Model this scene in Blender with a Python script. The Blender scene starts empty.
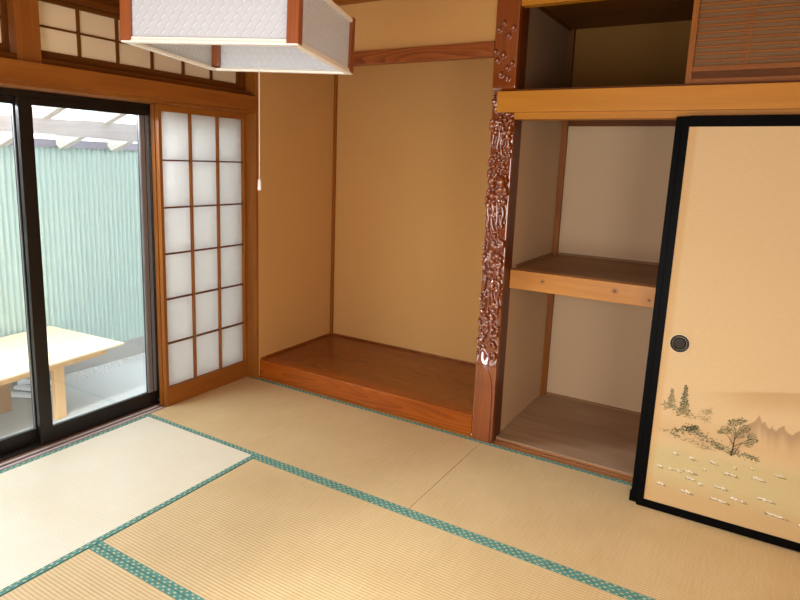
import bpy, bmesh, math, random
import numpy as np
from mathutils import Vector, Matrix, Euler

C = bpy.context.scene.collection
SC = bpy.context.scene
random.seed(7)

# ------------------------------------------------------------------ camera
F_PX, CX, CY = 612.634, 388.869, 271.937
CAM = np.array([3.04556, -3.11366, 1.55569])
YAW, PIT, ROL = 0.54627, -0.1766, 0.0349


def cam_axes():
    cy, sy = math.cos(YAW), math.sin(YAW)
    cp, sp = math.cos(PIT), math.sin(PIT)
    fw = np.array([-sy * cp, cy * cp, sp])
    r = np.array([cy, sy, 0.0])
    u = np.cross(r, fw)
    c, s = math.cos(ROL), math.sin(ROL)
    return c * r + s * u, -s * r + c * u, fw


AX = cam_axes()
cd = bpy.data.cameras.new('camera')
co = bpy.data.objects.new('camera', cd)
C.objects.link(co)
m = Matrix.Identity(4)
for i in range(3):
    m[i][0], m[i][1], m[i][2], m[i][3] = AX[0][i], AX[1][i], -AX[2][i], CAM[i]
co.matrix_world = m
cd.sensor_fit = 'HORIZONTAL'
cd.sensor_width = 36
cd.lens = F_PX * 36 / 800
cd.shift_x = (400 - CX) / 800
cd.shift_y = -(300 - CY) / 800
cd.clip_start = 0.02
SC.camera = co

# ------------------------------------------------------------------ light
w = bpy.data.worlds.new('sky')
SC.world = w
w.use_nodes = True
bg = w.node_tree.nodes['Background']
bg.inputs[0].default_value = (0.93, 0.965, 1.0, 1)
bg.inputs[1].default_value = 6.0


def area(name, loc, target, sx, sy, power, col):
    l = bpy.data.lights.new(name, 'AREA')
    l.shape = 'RECTANGLE'
    l.size, l.size_y, l.energy, l.color = sx, sy, power, col
    o = bpy.data.objects.new(name, l)
    C.objects.link(o)
    o.location = loc
    o.rotation_euler = (Vector(target) - Vector(loc)).to_track_quat('-Z', 'Y').to_euler()
    return o


# daylight through the glazed opening behind the camera
area('rear_window_daylight', (2.2, -3.60, 1.12), (2.0, 0, 0.9), 1.2, 1.5, 36, (0.97, 0.985, 1.0))
# daylight falling through the left window from under the yard roof
area('side_window_daylight', (-0.55, -1.88, 2.02), (1.6, -1.7, 0.2), 1.7, 0.42, 165, (0.90, 0.96, 1.0))

# lamp added by the solid right wall to brighten the closet's left wall
area('right_window_daylight', (3.60, -2.1, 1.15), (1.6, .2, 1.0), 0.8, 1.4, 15, (0.93, 0.97, 1.0))

SC.view_settings.view_transform = 'Standard'
SC.view_settings.look = 'None'
SC.view_settings.exposure = 0.5
SC.view_settings.gamma = 1.0
SC.view_settings.use_curve_mapping = False
SC.cycles.max_bounces = 10
SC.cycles.diffuse_bounces = 6
SC.cycles.transparent_max_bounces = 16
SC.cycles.sample_clamp_indirect = 6


# ------------------------------------------------------------------ materials
def lin(r, g, b):
    f = lambda c: (c / 255 / 12.92) if c / 255 <= 0.04045 else ((c / 255 + 0.055) / 1.055) ** 2.4
    return (f(r), f(g), f(b), 1)


class NT:
    def __init__(s, name):
        s.m = bpy.data.materials.new(name)
        s.m.use_nodes = True
        s.t = s.m.node_tree
        s.b = s.t.nodes['Principled BSDF']
        s.out = s.t.nodes['Material Output']

    def n(s, typ, **kw):
        nd = s.t.nodes.new(typ)
        for k, v in kw.items():
            if k.startswith('i_'):
                key = k[2:]
                key = int(key) if key.isdigit() else key
                nd.inputs[key].default_value = v
            else:
                setattr(nd, k, v)
        return nd

    def l(s, a, b):
        s.t.links.new(a, b)

    def math(s, op, a, b=None):
        nd = s.n('ShaderNodeMath', operation=op)
        for i, v in enumerate((a, b)):
            if v is None:
                continue
            if isinstance(v, (int, float)):
                nd.inputs[i].default_value = v
            else:
                s.l(v, nd.inputs[i])
        return nd.outputs[0]

    def mix(s, fac, a, b, blend='MIX'):
        nd = s.n('ShaderNodeMix', data_type='RGBA', blend_type=blend)
        for sock, v in ((nd.inputs[0], fac), (nd.inputs[6], a), (nd.inputs[7], b)):
            if isinstance(v, (int, float, tuple)):
                sock.default_value = v
            else:
                s.l(v, sock)
        return nd.outputs[2]

    def obj(s, scale=(1, 1, 1), rot=(0, 0, 0), loc=(0, 0, 0)):
        tc = s.n('ShaderNodeTexCoord')
        mp = s.n('ShaderNodeMapping')
        mp.inputs['Scale'].default_value = scale
        mp.inputs['Rotation'].default_value = rot
        mp.inputs['Location'].default_value = loc
        s.l(tc.outputs['Object'], mp.inputs[0])
        return mp.outputs[0]

    def noise(s, vec, scale, detail=4, rough=.55, dist=0.0):
        nd = s.n('ShaderNodeTexNoise')
        nd.inputs['Scale'].default_value = scale
        nd.inputs['Detail'].default_value = detail
        nd.inputs['Roughness'].default_value = rough
        nd.inputs['Distortion'].default_value = dist
        s.l(vec, nd.inputs['Vector'])
        return nd.outputs[0]

    def ramp(s, v, stops):
        nd = s.n('ShaderNodeValToRGB')
        e = nd.color_ramp.elements
        while len(e) < len(stops):
            e.new(0.5)
        for el, (p, c) in zip(e, stops):
            el.position = p
            el.color = c if len(c) == 4 else (*c, 1)
        s.l(v, nd.inputs[0])
        return nd.outputs[0]

    def bump(s, h, strength, dist):
        nd = s.n('ShaderNodeBump')
        nd.inputs['Strength'].default_value = strength
        nd.inputs['Distance'].default_value = dist
        s.l(h, nd.inputs['Height'])
        s.l(nd.outputs[0], s.b.inputs['Normal'])

    def set(s, **kw):
        for k, v in kw.items():
            k = {'base': 'Base Color', 'rough': 'Roughness', 'metal': 'Metallic', 'coat': 'Coat Weight', 'coatr': 'Coat Roughness',
                 'spec': 'Specular IOR Level', 'trans': 'Transmission Weight'}[k]
            if isinstance(v, (int, float, tuple)):
                s.b.inputs[k].default_value = v
            else:
                s.l(v, s.b.inputs[k])
        return s.m


def wood(name, c1, c2, axis='x', across=9.0, along=0.7, rough=0.45, coat=0.0, cathedral=0.0, spec=0.4, knots=False, coatr=.12, coat_ior=1.5):
    t = NT(name)
    sc = [across] * 3
    sc['xyz'.index(axis)] = along
    v = t.obj(sc)
    g = t.noise(v, 1.6, 5, .6, 1.2)
    sf = [170.0] * 3
    sf['xyz'.index(axis)] = 4.0
    fine = t.noise(t.obj(sf), 1.0, 2, .5)
    if cathedral:
        # contour lines of a stretched noise field: nested flame-shaped growth rings
        sw = [6.0] * 3
        sw['xyz'.index(axis)] = .75
        field = t.noise(t.obj(sw, loc=(.3, .4, .2)), 1.0, 1.5, .4)
        rg = t.math('FRACT', t.math('MULTIPLY', field, cathedral * 2.2))
        rg = t.math('POWER', rg, 1.6)
        g = t.math('ADD', t.math('MULTIPLY', g, .62), t.math('MULTIPLY', t.math('SUBTRACT', 1.0, rg), .32))
    col = t.ramp(g, [(0.28, c1), (0.72, c2)])
    col = t.mix(t.math('MULTIPLY', fine, .35), col, c1)
    if knots:
        wob = t.noise(t.obj(), 60, 2)
        for kx, kz, kr in ((-.640, .068, .0065), (-.262, .068, .0085), (-.095, .045, .005)):
            vd = t.n('ShaderNodeVectorMath', operation='LENGTH')
            t.l(t.obj((.75, 0, 1.0), loc=(-kx * .75, 0, -kz)), vd.inputs[0])
            d = t.math('ADD', vd.outputs['Value'], t.math('MULTIPLY', t.math('SUBTRACT', wob, .5), .006))
            d = t.math('MULTIPLY', d, .25 / kr)
            col = t.mix(t.ramp(d, [(0.0, (1, 1, 1)), (.2, (.75, .75, .75)), (.26, (.1, .1, .1)), (.36, (.35, .35, .35)), (.5, (0, 0, 0))]), col, lin(84, 44, 18))
    t.set(base=col, rough=rough, coat=coat, coatr=coatr, spec=spec)
    t.b.inputs['Coat IOR'].default_value = coat_ior
    t.bump(fine, .15, .001)
    return t.m


def plain(name, c, rough=.6, metal=0.0, coat=0.0, var=0.06, nscale=30, spec=.4, bump=0.0):
    t = NT(name)
    n = t.noise(t.obj(), nscale, 4)
    d = tuple(x * (1 - var * 2) for x in c[:3]) + (1,)
    t.set(base=t.mix(n, d, c), rough=rough, metal=metal, coat=coat, spec=spec, coatr=.1)
    if bump:
        t.bump(n, bump, .002)
    return t.m


def plaster(name, c, grain=420, strength=.5, var=.1):
    t = NT(name)
    v = t.obj()
    n1 = t.noise(v, grain, 3, .7)
    n2 = t.noise(v, 2.2, 4, .6)
    d = tuple(x * (1 - var * 2.2) for x in c[:3]) + (1,)
    col = t.mix(n1, d, c)
    col = t.mix(t.math('MULTIPLY', n2, .25), col, d)
    t.set(base=col, rough=.9, spec=.15)
    t.bump(n1, strength, .002)
    return t.m


def glass(name, tint=(1, 1, 1, 1), refl=.08, rough=0.0):
    t = NT(name)
    tr = t.n('ShaderNodeBsdfTransparent')
    tr.inputs[0].default_value = tint
    gl = t.n('ShaderNodeBsdfGlossy')
    gl.inputs['Roughness'].default_value = rough
    fr = t.n('ShaderNodeFresnel')
    fr.inputs[0].default_value = 1.45
    mx = t.n('ShaderNodeMixShader')
    t.l(t.math('MULTIPLY', fr.outputs[0], refl * 10), mx.inputs[0])
    t.l(tr.outputs[0], mx.inputs[1])
    t.l(gl.outputs[0], mx.inputs[2])
    t.l(mx.outputs[0], t.out.inputs[0])
    return t.m


def paper(name, c, trans=.5, nscale=60):
    t = NT(name)
    n = t.noise(t.obj(), nscale, 5, .65)
    d = tuple(x * .94 for x in c[:3]) + (1,)
    col = t.mix(n, d, c)
    df = t.n('ShaderNodeBsdfDiffuse')
    tl = t.n('ShaderNodeBsdfTranslucent')
    t.l(col, df.inputs[0])
    t.l(col, tl.inputs[0])
    mx = t.n('ShaderNodeMixShader')
    mx.inputs[0].default_value = trans
    t.l(df.outputs[0], mx.inputs[1])
    t.l(tl.outputs[0], mx.inputs[2])
    t.l(mx.outputs[0], t.out.inputs[0])
    return t.m


def tatami_mat(name, c1, c2, along, rough=.5):
    t = NT(name)
    tc = t.n('ShaderNodeTexCoord')
    sp = t.n('ShaderNodeSeparateXYZ')
    t.l(tc.outputs['Object'], sp.inputs[0])
    q = sp.outputs['Y' if along == 'x' else 'X']
    p = sp.outputs['X' if along == 'x' else 'Y']
    s = t.math('SINE', t.math('MULTIPLY', q, 2 * math.pi / .0148))
    s = t.math('ADD', t.math('MULTIPLY', s, .5), .5)
    rib = t.math('POWER', s, .6)
    sc = (6, 320, 1) if along == 'y' else (320, 6, 1)
    fib = t.noise(t.obj(sc), 1.0, 3, .6)
    blot = t.noise(t.obj(), 3.5, 4, .6)
    col = t.ramp(t.math('ADD', t.math('MULTIPLY', fib, .6), t.math('MULTIPLY', blot, .4)), [(.3, c1), (.7, c2)])
    col = t.mix(t.math('MULTIPLY', t.math('SUBTRACT', 1.0, rib), .42), col, tuple(x * .45 for x in c1[:3]) + (1,))
    t.set(base=col, rough=rough, spec=.35)
    h = t.math('ADD', t.math('MULTIPLY', rib, 1.0), t.math('MULTIPLY', fib, .35))
    t.bump(h, .55, .0016)
    return t.m


def heri_mat(name):
    t = NT(name)
    tc = t.n('ShaderNodeTexCoord')
    mp = t.n('ShaderNodeMapping')
    mp.inputs['Scale'].default_value = (33, 72, 33)
    t.l(tc.outputs['UV'], mp.inputs[0])
    sp = t.n('ShaderNodeSeparateXYZ')
    t.l(mp.outputs[0], sp.inputs[0])
    u, v = sp.outputs[0], sp.outputs[1]
    row = t.math('FLOOR', v)
    uu = t.math('FRACT', t.math('ADD', u, t.math('MULTIPLY', row, .5)))
    vv = t.math('FRACT', v)
    dx = t.math('ABSOLUTE', t.math('SUBTRACT', uu, .5))
    dy = t.math('ABSOLUTE', t.math('SUBTRACT', vv, .5))
    wob = t.noise(mp.outputs[0], 2.1, 2)
    d = t.math('ADD', t.math('POWER', t.math('ADD', t.math('MULTIPLY', t.math('MULTIPLY', dx, dx), 2.2), t.math('MULTIPLY', dy, dy)), .5), t.math('MULTIPLY', t.math('SUBTRACT', wob, .5), .8))
    f = t.ramp(d, [(.24, (1, 1, 1)), (.32, (0, 0, 0))])
    big = t.noise(mp.outputs[0], .9, 3)
    teal = t.ramp(big, [(.3, lin(70, 128, 122)), (.7, lin(100, 158, 148))])
    t.set(base=t.mix(f, teal, lin(196, 194, 148)), rough=.75, spec=.2)
    t.bump(f, .3, .001)
    return t.m


def corrug_plastic():
    t = NT('dash embossed white plastic')
    tc = t.n('ShaderNodeTexCoord')
    mp = t.n('ShaderNodeMapping')
    t.l(tc.outputs['Object'], mp.inputs[0])
    sp = t.n('ShaderNodeSeparateXYZ')
    t.l(mp.outputs[0], sp.inputs[0])
    PU, PV = .025, .0195
    b = t.math('MULTIPLY', sp.outputs[2], 1 / PV)
    row = t.math('FLOOR', b)
    a = t.math('ADD', t.math('MULTIPLY', sp.outputs[0], 1 / PU), t.math('MULTIPLY', row, .5))
    du = t.math('MULTIPLY', t.math('SUBTRACT', t.math('FRACT', a), .5), PU)
    dv = t.math('MULTIPLY', t.math('SUBTRACT', t.math('FRACT', b), .5), PV)
    al = t.math('ABSOLUTE', t.math('ADD', du, dv))
    ac = t.math('ABSOLUTE', t.math('SUBTRACT', du, dv))
    f = t.math('MULTIPLY', t.ramp(t.math('MULTIPLY', ac, 100), [(.18, (1, 1, 1)), (.38, (0, 0, 0))]), t.ramp(t.math('MULTIPLY', al, 50), [(.56, (1, 1, 1)), (.68, (0, 0, 0))]))
    t.set(base=t.mix(f, lin(216, 221, 226), lin(240, 246, 250)), rough=.28, spec=.5)
    t.b.inputs['Subsurface Weight'].default_value = 0.0
    t.bump(f, .7, .003)
    # lets some light through, as the real thin sheet does
    tl = t.n('ShaderNodeBsdfTranslucent')
    tl.inputs[0].default_value = lin(240, 240, 238)
    ms = t.n('ShaderNodeMixShader')
    ms.inputs[0].default_value = .35
    t.l(t.b.outputs[0], ms.inputs[1])
    t.l(tl.outputs[0], ms.inputs[2])
    t.l(ms.outputs[0], t.out.inputs[0])
    return t.m


O1, O2 = lin(134, 76, 22), lin(166, 104, 38)
M = {}
for a in 'xyz':
    M['cedar_' + a] = wood('orange cedar ' + a, O1, O2, a, rough=.45, coat=.04, spec=.28)
    M['brown_' + a] = wood('brown stained timber ' + a, lin(90, 48, 10), lin(122, 70, 18), a, rough=.5, spec=.2)
M['post'] = wood('polished red brown carved wood', lin(104, 40, 1), lin(156, 70, 2), 'z', 10, .8, rough=.35, coat=1.0, spec=.3, coatr=.02, coat_ior=2.25)
M['post_side'] = wood('dull red brown timber', lin(84, 36, 10), lin(112, 54, 18), 'z', 10, .8, rough=.4, coat=.1)
M['kamachi'] = wood('lacquered flame grained beam', lin(136, 62, 8), lin(182, 96, 20), 'x', 7, .5, rough=.3, coat=.25, cathedral=11)
M['toko_board'] = wood('dark polished zelkova board', lin(112, 56, 16), lin(164, 96, 34), 'x', 5, .5, rough=.33, coat=.2, cathedral=9)
M['otoshi'] = wood('grained reddish beam', lin(112, 52, 20), lin(172, 98, 44), 'x', 10, 1.2, rough=.4, cathedral=9)
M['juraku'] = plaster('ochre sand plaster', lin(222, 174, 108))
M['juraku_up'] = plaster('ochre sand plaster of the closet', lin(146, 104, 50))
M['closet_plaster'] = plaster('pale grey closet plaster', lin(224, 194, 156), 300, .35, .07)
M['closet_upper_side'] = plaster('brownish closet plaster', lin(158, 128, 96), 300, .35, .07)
M['ply'] = wood('dull brown plywood', lin(158, 126, 96), lin(186, 156, 126), 'x', 5, .7, rough=.55)
M['ply_shelf'] = wood('dusty brown shelf board', lin(140, 104, 68), lin(170, 130, 90), 'x', 5, .7, rough=.6)
M['shelf_beam'] = wood('orange knotty pine', lin(178, 116, 44), lin(210, 148, 70), 'x', 10, .6, rough=.4, coat=.1, knots=True)
M['lintel'] = wood('bright orange cedar lintel', lin(176, 114, 24), lin(202, 138, 40), 'x', 8, .5, rough=.45, coat=.04, spec=.3)
M['jamb'] = wood('pale orange jamb', lin(196, 130, 64), lin(224, 162, 92), 'z', 12, .6, rough=.4)
M['track'] = wood('worn sill timber', lin(120, 84, 60), lin(156, 116, 86), 'y', 14, .6, rough=.35, coat=.3)
M['sill_x'] = wood('worn closet sill timber', lin(150, 98, 58), lin(184, 128, 80), 'x', 14, .6, rough=.4, coat=.1)
M['tape'] = plain('pale slide tape', lin(205, 200, 205), .25, spec=.6)
M['ceil'] = wood('ceiling boards', lin(170, 122, 70), lin(196, 148, 92), 'x', 5, .5, rough=.6)
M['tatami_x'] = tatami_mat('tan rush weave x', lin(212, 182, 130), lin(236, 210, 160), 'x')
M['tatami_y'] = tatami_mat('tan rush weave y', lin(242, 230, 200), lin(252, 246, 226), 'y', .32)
M['straw'] = plain('straw mat core', lin(150, 118, 70), .9)
M['heri'] = heri_mat('teal brocade border')
M['shoji_paper'] = paper('white shoji paper', lin(255, 255, 254), .76)
M['ranma_paper'] = paper('beige transom paper', lin(222, 206, 178), .10)
M['backing'] = paper('brown door backing', lin(140, 108, 76), .05)
M['lacquer'] = plain('black lacquer', lin(3, 3, 3), .45, var=.1, spec=.06)
M['bronze'] = plain('dark bronze aluminium', lin(34, 28, 24), .35, .3, spec=.5, var=.1)
M['alu'] = plain('grey aluminium', lin(150, 152, 156), .3, .6)  # pale grey painting the daylight that the bronze stiles reflect
M['glass'] = glass('window glass', (.97, .98, .98, 1), .08)
M['polycarb'] = glass('pale blue roof sheet', (.62, .70, .76, 1), .05, .1)
M['pull'] = plain('dark bronze door pull', lin(44, 36, 26), .5, .2, spec=.3)
M['collar'] = plain('cream paper collar', lin(244, 224, 190), .7)
M['pull_rim'] = plain('black brown pull ring', lin(20, 15, 12), .25, .2, spec=.5)
M['lamp_plastic'] = corrug_plastic()
M['lamp_frame'] = plain('cream lamp frame', lin(236, 230, 216), .35, var=.02, spec=.5)
M['lamp_wood'] = wood('red brown lamp corner wood', lin(124, 62, 28), lin(156, 86, 42), 'z', 14, 1, rough=.3, coat=.4)
M['cord'] = plain('white cord', lin(222, 214, 204), .5)
M['concrete'] = plaster('pale concrete', lin(176, 175, 172), 60, .25, .08)
M['curb'] = plaster('rough grey concrete curb', lin(176, 173, 168), 40, .5, .14)
M['gravel'] = plain('grey gravel', lin(212, 207, 200), .9, var=.12, nscale=8)
M['teal'] = plain('pale teal painted steel', lin(176, 194, 186), .45, var=.03, nscale=3)
M['white_wood'] = wood('whitewashed timber', lin(176, 168, 168), lin(198, 192, 190), 'y', 14, .8, rough=.7)
M['white_wood_x'] = wood('whitewashed rafter', lin(186, 174, 162), lin(206, 198, 188), 'x', 14, .8, rough=.7)
M['fascia'] = plain('grey mauve fascia', lin(150, 142, 150), .6)
M['table'] = wood('pale plywood', lin(216, 188, 148), lin(230, 208, 174), 'y', 8, .7, rough=.5)
M['table_leg'] = wood('yellow pine', lin(206, 160, 108), lin(226, 184, 134), 'z', 16, .9, rough=.55)
M['osb'] = plain('chipboard', lin(190, 150, 112), .7, var=.2, nscale=120)
M['slat'] = plain('white painted slat', lin(226, 228, 232), .5)

# ------------------------------------------------------------------ builders
BASE = {}
COUNT = {}


def top_of(o):
    while o.parent:
        o = o.parent
    return o


def newbm():
    return bmesh.new()


def bx(bm, x0, x1, y0, y1, z0, z1, mi=0):
    vs = [bm.verts.new((x, y, z)) for x in (x0, x1) for y in (y0, y1) for z in (z0, z1)]
    for f in ((0, 1, 3, 2), (4, 6, 7, 5), (0, 4, 5, 1), (2, 3, 7, 6), (0, 2, 6, 4), (1, 5, 7, 3)):
        bm.faces.new([vs[i] for i in f]).material_index = mi
    return bm


def box(*a):
    return bx(newbm(), *a)


def boxes(*l):
    b = newbm()
    for a in l:
        bx(b, *a)
    return b


def prism(bm, pts, axis, a0, a1, mi=0):
    """closed outline pts (2d) extruded along axis"""
    def v3(p, a):
        return {'x': (a, p[0], p[1]), 'y': (p[0], a, p[1]), 'z': (p[0], p[1], a)}[axis]
    A = [bm.verts.new(v3(p, a0)) for p in pts]
    B = [bm.verts.new(v3(p, a1)) for p in pts]
    n = len(pts)
    for i in range(n):
        bm.faces.new((A[i], A[(i + 1) % n], B[(i + 1) % n], B[i])).material_index = mi
    bm.faces.new(A[::-1]).material_index = mi
    bm.faces.new(B).material_index = mi
    return bm


def lathe(bm, prof, seg=32, axis='z', o=(0, 0, 0)):
    rings = []
    for r, h in prof:
        ring = []
        for k in range(seg):
            a = 2 * math.pi * k / seg
            p = {'z': (r * math.cos(a), r * math.sin(a), h), 'y': (r * math.cos(a), h, r * math.sin(a))}[axis]
            ring.append(bm.verts.new((p[0] + o[0], p[1] + o[1], p[2] + o[2])))
        rings.append(ring)
    for a, b in zip(rings, rings[1:]):
        for k in range(seg):
            bm.faces.new((a[k], a[(k + 1) % seg], b[(k + 1) % seg], b[k]))
    bm.faces.new(rings[0][::-1])
    bm.faces.new(rings[-1])
    return bm


def obj(name, bm, mat, parent=None, bevel=0.0, smooth=False, kind=None):
    if bevel:
        bmesh.ops.bevel(bm, geom=list(bm.edges), offset=bevel, segments=2, affect='EDGES', profile=.6)
    bmesh.ops.recalc_face_normals(bm, faces=list(bm.faces))
    me = bpy.data.meshes.new(name)
    if parent is not None and top_of(parent).name in BASE:
        bmesh.ops.translate(bm, verts=bm.verts, vec=-BASE[top_of(parent).name])
    bm.to_mesh(me)
    bm.free()
    for mm in (mat if isinstance(mat, list) else [mat]):
        me.materials.append(M[mm] if isinstance(mm, str) else mm)
    if smooth:
        for p in me.polygons:
            p.use_smooth = True
    o = bpy.data.objects.new(name, me)
    C.objects.link(o)
    if parent is not None:
        o.parent = parent
    if kind:
        o['kind'] = kind
    return o


def tag(o, label, cat, group=None, kind=None):
    o['label'] = label
    o['category'] = cat
    if group:
        o['group'] = group
    if kind:
        o['kind'] = kind
    return o


def thing(name, label, cat, loc=(0, 0, 0), rot=(0, 0, 0), group=None, world=True):
    o = bpy.data.objects.new(name, None)
    o.empty_display_size = .1
    C.objects.link(o)
    o.location = loc
    o.rotation_euler = rot
    if world:
        BASE[o.name] = Vector(loc)
    return tag(o, label, cat, group)


def single(name, bm, mat, label, cat, group=None, **kw):
    """a thing of one mesh, with its origin at its base"""
    lo = [min(v.co[i] for v in bm.verts) for i in range(3)]
    hi = [max(v.co[i] for v in bm.verts) for i in range(3)]
    c = Vector(((lo[0] + hi[0]) / 2, (lo[1] + hi[1]) / 2, lo[2]))
    bmesh.ops.translate(bm, verts=bm.verts, vec=-c)
    o = obj(name, bm, mat, **kw)
    o.location = c
    return tag(o, label, cat, group)


def struct(name, bm, mat, parent=None, **kw):
    return obj(name, bm, mat, parent, kind='structure', **kw)


def dup(root, loc, label, name=None):
    r = root.copy()
    C.objects.link(r)
    r.location = loc
    r['label'] = label
    for ch in list(root.children):
        c = ch.copy()
        C.objects.link(c)
        c.parent = r
        for g in ch.children:
            d = g.copy()
            C.objects.link(d)
            d.parent = c
    return r


# ------------------------------------------------------------------ structure: room shell
XR, YF, ZC = 3.64, -3.66, 2.50
struct('floor', box(-.12, XR + .1, YF - .1, .0, -.10, -.056), 'straw')
struct('ceiling', boxes(*[(-.12, XR + .1, -3.76 + i * .42, -3.76 + i * .42 + .414, ZC, ZC + .03) for i in range(9)]), 'ceil')
# left (window) wall
struct('wall_left', boxes((-.03, .08, YF, -2.93, 0, ZC), (-.03, .06, -2.93, -.02, 2.36, ZC)), 'juraku')
struct('wall_right', box(XR, XR + .06, YF, 1.0, 0, ZC), 'juraku')
struct('wall_front', boxes((-.03, .45, YF - .06, YF, 0, ZC), (3.35, XR, YF - .06, YF, 0, ZC), (.45, 3.35, YF - .06, YF, 2.05, ZC), (.3, 3.5, YF - .12, YF - .07, -.05, 2.2)), 'juraku')
# alcove
struct('wall_alcove_left', box(.06, .092, .0, .90, 0, 2.56), 'juraku')
struct('wall_alcove_back', box(.06, 1.80, .853, .90, 0, 2.56), 'juraku')
struct('wall_alcove_right', box(1.7455, 1.80, .137, .853, 0, 2.56), 'juraku')
struct('wall_alcove_upper', box(.085, 1.75, .022, .045, 2.18, 2.50), 'juraku')
struct('ceiling_alcove', box(.06, 1.80, .02, .90, 2.50, 2.55), 'ceil')
# closet
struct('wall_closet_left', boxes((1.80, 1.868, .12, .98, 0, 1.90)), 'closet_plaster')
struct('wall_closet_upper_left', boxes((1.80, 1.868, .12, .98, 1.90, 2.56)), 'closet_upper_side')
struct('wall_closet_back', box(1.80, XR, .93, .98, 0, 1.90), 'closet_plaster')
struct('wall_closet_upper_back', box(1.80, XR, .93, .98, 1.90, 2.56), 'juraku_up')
struct('floor_closet', box(1.86, XR, .074, .935, -.03, .014), 'ply')
struct('floor_upper_closet', boxes((1.86, XR, .03, .935, 1.868, 1.935)), 'brown_x')
struct('ceiling_upper_closet', box(1.86, XR, .02, .935, 2.416, 2.45), 'brown_x')
# posts and trims
struct('trim_1', box(-.05, .09, -.02, .092, -.05, ZC), 'cedar_z', bevel=.003)                    # corner post
struct('trim_2', box(-.05, .09, -2.93, -2.83, -.05, ZC), 'cedar_z', bevel=.003)
struct('trim_3', box(.0, .105, -3.2, -.022, 1.862, 1.953), 'cedar_y', bevel=.003)              # nageshi
struct('trim_4', box(-.15, .078, -2.83, -.02, 1.843, 1.866), 'cedar_y', bevel=.002)            # kamoi
struct('trim_5', box(-.04, .06, -1.522, -1.412, 1.95, 2.30), 'cedar_z', bevel=.003)
struct('trim_6', box(-.04, .05, -2.83, -.02, 1.953, 1.985), 'brown_y', bevel=.002)
struct('trim_7', boxes((-.04, .03, -2.83, -.02, 2.275, 2.305), (-.04, .02, -2.83, -.02, 2.305, 2.33), (-.04, .045, -2.83, -.02, 2.33, 2.37)), 'brown_y', bevel=.002)
struct('trim_8', boxes((.06, .11, YF, -.02, 2.455, ZC), (.09, 1.746, -.03, .022, 2.468, ZC), (1.874, XR, -.03, .012, 2.462, ZC)), 'cedar_x')   # cornice
struct('trim_9', box(.092, .114, .832, .853, .13, 2.50), 'cedar_z', bevel=.002)                 # alcove inner corner
struct('trim_10', box(.09, 1.746, -.006, .05, 2.118, 2.192), 'otoshi', bevel=.003)               # beam above the alcove
struct('trim_11', box(1.788, XR, -.026, .002, 1.832, 1.937), 'lintel', bevel=.002)               # closet nageshi
struct('trim_12', box(1.876, XR, .004, .105, 1.799, 1.868), 'lintel', bevel=.002)                # closet kamoi
struct('trim_13', box(1.876, XR, .0, .06, 2.353, 2.42), 'lintel', bevel=.002)                    # upper closet lintel
struct('trim_14', boxes((1.876, XR, .062, .092, 1.937, 1.948), (1.876, XR, .0, .03, 1.937, 1.948)), 'brown_x')   # upper sill
struct('trim_15', boxes((1.866, 1.902, .895, .931, .014, 1.868)), 'cedar_z', bevel=.002)
struct('trim_16', boxes((1.866, 1.898, .895, .931, 1.935, 2.416)), 'brown_z', bevel=.002)
struct('trim_17', boxes((1.868, XR, .905, .931, 1.824, 1.868)), 'brown_x')
struct('trim_18', boxes((1.868, XR, .917, .931, .014, .028)), 'ply_shelf')
struct('trim_19', boxes((1.866, 1.88, .1, .93, 2.400, 2.418)), 'brown_x')
struct('trim_20', boxes((.094, 1.74, .842, .853, .137, .15), (.092, .102, .02, .85, .137, .15)), 'toko_board')
struct('trim_21', box(.0, 1.746, .0005, .014, -.05, .014), 'cedar_x', bevel=.002)
# closet sill with two grooves
struct('trim_22', boxes((1.876, XR, .0005, .022, -.05, .0), (1.876, XR, .022, .04, -.05, -.006), (1.876, XR, .04, .054, -.05, .002),
                        (1.876, XR, .054, .072, -.05, -.006), (1.876, XR, .070, .076, -.05, .004)), 'sill_x')
# window sill with slide tapes
sl = struct('trim_23', boxes((-.13, -.0005, -2.83, -.02, -.06, -.004)), 'track')
struct('sill_ridge', boxes((-.012, -.001, -2.83, -.02, -.004, .0), (-.052, -.040, -2.83, -.735, -.004, .0), (-.092, -.08, -2.83, -.735, -.004, .0)), 'track', sl)
struct('slide_tape', boxes((-.036, -.016, -2.83, -.74, -.0038, -.0025), (-.076, -.056, -2.83, -.74, -.0038, -.0025)), 'tape', sl)

# ------------------------------------------------------------------ structure: aluminium window
win = bpy.data.objects.new('window_1', None)
C.objects.link(win)
win.location = (-.13, -1.43, 0)
win['kind'] = 'structure'
BASE[win.name] = Vector(win.location)
struct('window_frame', boxes((-.19, -.092, -2.83, -.02, -.03, .012), (-.19, -.092, -2.83, -.02, 1.812, 1.852),
                             (-.19, -.092, -2.83, -2.80, .012, 1.812), (-.19, -.092, -.05, -.02, .012, 1.812)), 'bronze', win, bevel=.002)
def sash(y0, y1, x, ls, rs):
    b = boxes((x - .028, x, y0, y0 + ls, .012, 1.812), (x - .028, x, y1 - rs, y1, .012, 1.812),
              (x - .027, x - .001, y0 + ls, y1 - rs, .012, .088), (x - .027, x - .001, y0 + ls, y1 - rs, 1.775, 1.812))
    f = struct('sash_frame', b, 'bronze', win, bevel=.002)
    struct('glass', box(x - .016, x - .011, y0 + ls - .005, y1 - rs + .005, .083, 1.78), 'glass', f)
    struct('glazing_bead', boxes((x - .032, x - .0275, y0 + ls - .012, y0 + ls + .004, .08, 1.78), 
                                 (x - .008, x - .0005, y1 - rs - .004, y1 - rs + .0005, .088, 1.775)), 'alu', f)  # light grey strips painting the lit side faces of the stiles
sash(-1.455, -.715, -.096, .068, .062)
sash(-2.16, -1.405, -.138, .05, .05)
sash(-2.83, -2.13, -.096, .05, .05)
sash(-.700, -.02, -.138, .05, .05)
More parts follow.
